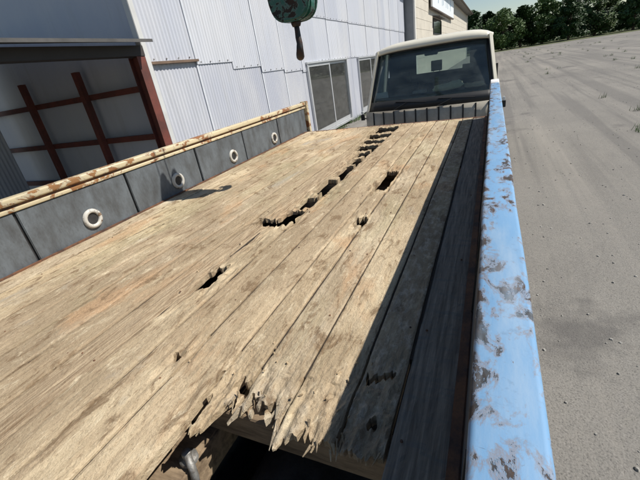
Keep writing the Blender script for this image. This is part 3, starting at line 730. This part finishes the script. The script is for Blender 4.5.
# ------------------------------------------------------------------ crane hook
hk = thing('crane_hook', 'dark green crane hook block hanging over the left of the deck', 'crane hook', (HX, HY, .905))
bx_ = HX + .015
out = []
for k in range(40):
    a = 2*math.pi*k/40; c_, s_ = math.cos(a), math.sin(a)
    out.append((.162*math.copysign(abs(c_)**.62, c_), .225*math.copysign(abs(s_)**.70, s_)))
bodyc = (bx_, 1.352)
for yo in (-.085, .045):
    bm = B(); prism(bm, [(bodyc[0]+u, bodyc[1]+v) for u, v in out], HY+yo, HY+yo+.04, 'Y'); obj('cheek_plate', bm, GREEN, hk, bevel=.012, seg=3)
bm = B(); lathe(bm, [(.03, -.04), (.145, -.04), (.150, -.03), (.125, -.012), (.125, .012), (.150, .03), (.145, .04), (.03, .04)], (bodyc[0], HY, bodyc[1]+.03), 'Y', 28); obj('sheave', bm, HOOKM, hk, True)
bm = B(); prism(bm, [(bodyc[0]+u*.93, bodyc[1]-.10+v*.55) for u, v in out], HY-.043, HY+.043, 'Y'); obj('core', bm, GREEN, hk, bevel=.01)
bm = B(); tube(bm, [(bodyc[0], HY-.115, bodyc[1]+.03), (bodyc[0], HY+.115, bodyc[1]+.03)], .03, 12); obj('sheave_pin', bm, HOOKM, hk)
bm = B(); lathe(bm, [(0, 1.10), (.028, 1.10), (.036, 1.118), (.036, 1.135), (.0, 1.14)], (HX+.012, HY, 0), 'Z', 16); obj('swivel_nut', bm, HOOKM, hk, True)
bm = B(); pts = [(HX+.012, HY, 1.12), (HX+.014, HY-.002, 1.075), (HX+.020, HY-.016, 1.03)]; rad = [.021, .019, .021]
for k in range(13):
    a = R(65 + 255*k/12)
    off = .045 - .068*math.sin(a)
    pts.append((HX+.016-.010*math.sin(R(180*k/12)) - .434*off, HY + .90*off, .968 + .058*math.cos(a)*1.0)); rad.append(.022 + .009*math.sin(math.pi*k/12) if k < 9 else .026 - .005*(k-8))
tube(bm, pts, rad, 12); hb = obj('hook', bm, HOOKM, hk, True)
bm = B(); tube(bm, [(HX+.028, HY-.02, 1.03), (HX-.012, HY+.065, .985)], [.008, .006], 8); obj('safety_latch', bm, BOLT, hb)
for dx in (-.125, .125):
    bm = B(); tube(bm, [(bodyc[0]+dx, HY, bodyc[1]+.04), (bodyc[0]+dx*.5, HY+.05, 4.52)], .0055, 6); obj('wire_rope', bm, STEEL, hk)

# ------------------------------------------------------------------ ivory cab-over truck parked nose to tail
t2 = thing('cab_over_truck', 'ivory cab over truck parked facing the end of the wooden deck', 'truck', (-.87, 6.9, GZ))
cx = -.865; WB, WT = .985, .85        # half widths at belt and roof
yb, yt, zb, zt = 5.93, 6.36, .065, .885
# front panel with vertical slots
bm = B(); nseg = 12; prof = []
def fy(u): return .07*u*u*u*u + .03*u*u
out = [(cx + WB*u, yb-.03 + fy(u)) for u in [(-1 + 2*k/nseg) for k in range(nseg+1)]]
ring0 = [bm.verts.new((x, y+.01, -.56)) for x, y in out]; ring1 = [bm.verts.new((x, y-.006, -.20)) for x, y in out]; ring2 = [bm.verts.new((x, y, zb-.015)) for x, y in out]; ring3 = [bm.verts.new((x, y+.06, zb-.002)) for x, y in out]
for a, b in ((ring0, ring1), (ring1, ring2), (ring2, ring3)):
    for k in range(nseg): bm.faces.new((a[k], a[k+1], b[k+1], b[k]))
ext = bmesh.ops.extrude_face_region(bm, geom=bm.faces[:])
for v in [g for g in ext['geom'] if isinstance(g, bmesh.types.BMVert)]: v.co.y += .03
bmesh.ops.recalc_face_normals(bm, faces=bm.faces[:])
fp = obj('front_panel', bm, m_rough('dull_ivory_paint', (.50, .45, .36), (.34, .29, .22), 3, .6, bump=.05), t2, True)  # duller, browner ivory than the rest of the cab
for k in range(11):
    u = -.86 + 1.72*k/10; x = cx + WB*u; y = yb-.03 + fy(u)
    bm = B(); hexa(bm, [(x-.010, y-.012, -.15), (x+.010, y-.012, -.15), (x+.010, y+.01, -.15), (x-.010, y+.01, -.15), (x-.010, y-.008, .045), (x+.010, y-.008, .045), (x+.010, y+.02, .045), (x-.010, y+.02, .045)])
    obj('panel_slot', bm, BLACKP, fp)
for s in (-1, 1):
    bm = B(); x = cx + s*.70; lathe(bm, [(0, -.03), (.07, -.026), (.095, -.01), (.10, .02)], (x, yb-.075, -.42), 'Y', 24); obj('headlight', bm, m_plain('lamp_lens', (.6, .62, .62), .1), t2, True)
    bm = B(); prism(bm, rrect(x+s*.12-.05, x+s*.12+.05, -.49, -.35, .02), yb-.05, yb-.01+.03, 'Y'); obj('turn_signal', bm, m_plain('amber_lens', (.6, .22, .03), .2), t2)
bm = B(); prism(bm, rrect(cx-.95, cx+.95, -.80, -.60, .05), yb-.16, yb+.06, 'Y'); obj('bumper', bm, m_plain('grey_bumper', (.45, .45, .44), .45), t2, bevel=.01)
# pillars, roof, doors, back
for s in (-1, 1):
    bm = B(); b0 = (cx+s*WB, yb+.09, zb-.01); 
    def pr(x, y, z, a=.05, b=.09): return [(x-s*a, y-.01, z), (x, y+.02, z), (x, y+b+.02, z), (x-s*a, y+b, z)]
    hexa(bm, pr(cx+s*(WB-.005), yb+.065, zb-.01) + pr(cx+s*WT, yt, zt+.03)); obj('windscreen_pillar', bm, IVORY, t2, bevel=.012)
    bm = B(); hexa(bm, pr(cx+s*(WB-.02), 7.10, zb-.01, .05, .09) + pr(cx+s*WT, 7.10, zt+.03, .05, .09)); obj('rear_pillar', bm, IVORY, t2, bevel=.01)
    bm = B(); hexa(bm, [(cx+s*(WB-.06), yb+.09, -.72), (cx+s*(WB-.003), yb+.10, -.72), (cx+s*(WB-.003), 7.2, -.72), (cx+s*(WB-.06), 7.2, -.72), (cx+s*(WB-.06), yb+.09, zb), (cx+s*(WB-.003), yb+.10, zb), (cx+s*(WB-.003), 7.2, zb), (cx+s*(WB-.06), 7.2, zb)])
    d = obj('door', bm, IVORY, t2, bevel=.012)
    bm = B(); hexa(bm, [(cx+s*(WB-.03), yb+.17, zb+.002), (cx+s*(WB-.024), yb+.17, zb+.002), (cx+s*(WB-.024), 7.10, zb+.002), (cx+s*(WB-.03), 7.10, zb+.002), (cx+s*(WT-.02), yt+.10, zt), (cx+s*(WT-.014), yt+.10, zt), (cx+s*(WT-.014), 7.10, zt), (cx+s*(WT-.02), 7.10, zt)]); obj('pane', bm, CGLASS, d)
    bm = B(); box(bm, cx+s*WB, cx+s*(WB+.025), 6.95, 7.08, -.08, -.05); obj('handle', bm, BLACKP, d)
# roof: lofted slab with crowned front
bm = B(); sec = []
for y, z, hw, th in ((yt-.045, zt+.012, WT-.005, .020), (yt-.03, zt+.052, WT+.005, .03), (yt+.05, zt+.088, WT+.012, .05), (yt+.35, zt+.112, WT+.015, .07), (6.95, zt+.11, WT+.012, .07), (7.18, zt+.085, WT+.008, .05), (7.24, zt+.03, WT, .02)):
    row = []
    for k in range(17):
        u = -1 + 2*k/16; row.append(bm.verts.new((cx + hw*math.copysign(abs(u)**.8, u), y + .06*u*u*(1 if y < 6.6 else 0), z - (th+.012)*abs(u)**5 + .012*(1-u*u))))
    sec.append(row)
for a, b in zip(sec, sec[1:]):
    for k in range(16): bm.faces.new((a[k], a[k+1], b[k+1], b[k]))
ext = bmesh.ops.extrude_face_region(bm, geom=bm.faces[:])
for v in [g for g in ext['geom'] if isinstance(g, bmesh.types.BMVert)]: v.co.z -= .03
bmesh.ops.recalc_face_normals(bm, faces=bm.faces[:])
obj('roof', bm, IVORY, t2, True)
# back wall with window
bm = B(); yk = 7.19
wx0, wx1, wz0, wz1 = -1.22, -.34, .47, .77
for dy, mat, nm in ((0, IVORY, 'back_wall'), (-.022, BLACKP, 'dark_back_liner')):  # black liner added inside the ivory back to darken the cab
    bm = B(); a, b = yk+dy, yk+dy+.02
    box(bm, cx-WB+.03, cx+WB-.03, a, b, -.72, wz0); box(bm, cx-WT+.01, wx0, a, b, wz0+.001, zt+.0); box(bm, wx1, cx+WT-.01, a, b, wz0+.001, zt+.0); box(bm, wx0, wx1, a, b, wz1, zt+.0)
    q = obj(nm, bm, mat, t2)
    if dy == 0: bk = q
bm = B(); box(bm, wx0, wx1, yk+.006, yk+.012, wz0, wz1); obj('pane', bm, WGLASS, bk)
# curved windscreen with black border
def wp(u, t, push=0):
    x = cx + u*((WB-.055)*(1-t) + (WT-.045)*t); y = yb*(1-t) + yt*t + fy(u)*.9 - .006 - push; z = zb*(1-t) + zt*t + .010*(1-u*u)*t
    return (x, y, z)
def strip(bm, us, ts, push, thick):
    a = [[bm.verts.new(wp(u, t, push)) for u in us] for t in ts]; fs = []
    for r0, r1 in zip(a, a[1:]):
        for k in range(len(us)-1): fs.append(bm.faces.new((r0[k], r0[k+1], r1[k+1], r1[k])))
    ext = bmesh.ops.extrude_face_region(bm, geom=fs)
    for v in [g for g in ext['geom'] if isinstance(g, bmesh.types.BMVert)]: v.co.y += thick
    bmesh.ops.recalc_face_normals(bm, faces=bm.faces[:])
US = [-1 + 2*k/20 for k in range(21)]
bm = B(); strip(bm, US, [0, .25, .5, .75, 1], 0, .005); ws = obj('windscreen', bm, CGLASS, t2, True)
bm = B(); strip(bm, US, [-.03, .15], .006, .004); strip(bm, US, [.955, 1.03], .006, .004); strip(bm, [-1.02, -.955], [.152, .3, .6, .953], .006, .004); strip(bm, [.955, 1.02], [.152, .3, .6, .953], .006, .004)
obj('black_surround', bm, BLACKP, ws, True)
for u0, u1, tt in ((-.55, -.02, .17), (.15, .72, .15)):
    bm = B(); tube(bm, [wp(u0, -.01, .03), wp((u0+u1)/2-.05, tt*.6, .022)], .007, 6); tube(bm, [wp(u0+.02, tt*.75, .014), wp(u1, tt*.45, .014)], .006, 6); obj('wiper', bm, BLACKP, ws)
# cab interior
bm = B(); prism(bm, [(yb+.14, .16), (yb+.17, .215), (yb+.45, .235), (yb+.54, .14), (yb+.50, -.2), (yb+.14, -.2)], cx-.84, cx+.84, 'X'); obj('dashboard', bm, DASH, t2, bevel=.012)
bm = B()
ctr = Vector((cx-.42, yb+.60, .20)); tl = R(-35); pts = []
for k in range(25):
    a = 2*math.pi*k/24; pts.append(ctr + Vector((.20*math.cos(a), .20*math.sin(a)*math.cos(R(40)), .20*math.sin(a)*math.sin(R(40)))))
tube(bm, pts, .014, 8, False); tube(bm, [ctr + Vector((-.19, 0, 0)), ctr + Vector((0, .0, -.02)), ctr + Vector((.19, 0, 0))], .012, 6); tube(bm, [ctr, ctr + Vector((0, -.18, -.22))], .025, 8)
obj('steering_wheel', bm, BLACKP, t2, True)
for sx, hz in ((-1.38, .0), (-.86, .12), (-.36, .0)):
    bm = B(); box(bm, sx-.23, sx+.23, 6.55, 7.03, -.35, -.15); box(bm, sx-.22, sx+.22, 6.98, 7.12, -.148, .34); se = obj('seat', bm, SEAT, t2, bevel=.03)
    bm = B(); box(bm, sx-.085, sx+.085, 7.0, 7.10, .37+hz, .53+hz); tube(bm, [(sx-.05, 7.05, .32), (sx-.05, 7.05, .40+hz)], .008, 6); tube(bm, [(sx+.05, 7.05, .32), (sx+.05, 7.05, .40+hz)], .008, 6); obj('headrest', bm, SEAT, se, bevel=.03)
bm = B(); box(bm, cx-.84, cx+.84, yb+.1, 7.18, -.74, -.70); obj('floor', bm, BLACKP, t2)
bm = B(); prism(bm, rrect(cx-.10, cx+.10, .745, .80, .02), yt+.08, yt+.10, 'Y'); tube(bm, [(cx, yt+.10, .80), (cx, yt+.06, zt)], .008, 6); obj('interior_mirror', bm, BLACKP, t2)
# outside mirror and small side lamp at the viewer's left
for s in (-1, 1):
    bm = B(); x = cx + s*(WB+.02); tube(bm, [(x-s*.01, yb+.12, -.05), (x+s*.02, yb+.06, -.03), (x+s*.03, yb+.05, .0)], .010, 6); box(bm, x+s*.03-.03, x+s*.03+.03, yb+.03, yb+.06, -.06, .03); obj('side_mirror', bm, BLACKP, t2, bevel=.006)
    bm = B(); box(bm, x+s*.03-.02, x+s*.03+.02, yb+.03, yb+.06, .034, .085); obj('side_lamp', bm, WHITEP, t2, bevel=.008)
# chassis, bed, wheels
for xs in (cx-.35, cx+.35):
    bm = B(); box(bm, xs-.04, xs+.04, 6.0, 10.6, -.78, -.62); obj('chassis_rail', bm, STEEL, t2)
bm = B(); box(bm, cx-.93, cx+.93, 7.35, 10.7, -.55, -.42); obj('load_bed', bm, JOIST, t2)
for s in (-1, 1):
    bm = B(); box(bm, cx+s*.95-.02, cx+s*.95+.02, 7.35, 10.7, -.60, -.05); obj('side_gate', bm, IVORY, t2, bevel=.006)
bm = B(); box(bm, cx-.92, cx+.92, 7.30, 7.345, -.60, .25); obj('headboard', bm, IVORY, t2, bevel=.006)
for x in (cx-.76, cx+.76):
    wheel('wheel', x, 6.55, GZ+.33, .33, .20, t2); wheel('wheel', x, 9.5, GZ+.33, .33, .20, t2)
# things lying on the dashboard
def lumpy(x0, x1, y0, y1, z0, z1, sd, tilt=0):
    bm = B(); bmesh.ops.create_cube(bm, size=2); bmesh.ops.subdivide_edges(bm, edges=bm.edges[:], cuts=7, use_grid_fill=True)
    for v in bm.verts:
        p = v.co.copy(); q = p.normalized()*1.25; p = p.lerp(q, .35)
        k = 1 + .16*N(p.x*1.6+sd, p.y*1.6, p.z*1.6)
        top = .6 + .4*(.5 + N(p.x*2.1, p.y*1.5+sd, 3))
        v.co = Vector(((x0+x1)/2 + p.x*k*(x1-x0)/2, (y0+y1)/2 + p.y*k*(y1-y0)/2, max(z0, z0 + (p.z*.5+.5)*(z1-z0)*top + tilt*p.x)))
    return bm
def slab(x0, x1, y0, y1, z0, z1, sk=.02, tilt=.02):
    bm = B(); hexa(bm, [(x0, y0, z0), (x1, y0+sk, z0), (x1-sk, y1+sk, z0+.004), (x0-sk, y1, z0+.004), (x0+.01, y0+.005, z1), (x1-.01, y0+sk+.005, z1+tilt), (x1-sk-.01, y1+sk, z1+tilt), (x0-sk+.01, y1, z1)]); return bm
tag(obj('folded_newspaper', lumpy(-.80, -.40, 6.17, 6.34, .234, .345, 2, .015), PAPER, None, True), 'yellowed folded papers lying on the dashboard of the ivory cab', 'papers')
tag(obj('parking_card', slab(-1.70, -1.50, 6.15, 6.165, .232, .315, .0, .005), WPAPER), 'small white card propped at the dashboard corner of ivory cab', 'card')
tag(obj('cloth_rag', lumpy(-.36, -.10, 6.18, 6.36, .234, .30, 5), m_plain('tan_cloth', (.52, .43, .30), .9, var=.3, sc=12), None, True), 'crumpled tan cloth right of the papers on the dashboard', 'cloth')
tag(obj('work_gloves', lumpy(-1.12, -.92, 6.16, 6.30, .232, .285, 9), m_plain('grey_cloth', (.40, .40, .39), .9, var=.3, sc=12), None, True), 'pale grey work gloves left of the papers on the dashboard', 'gloves')
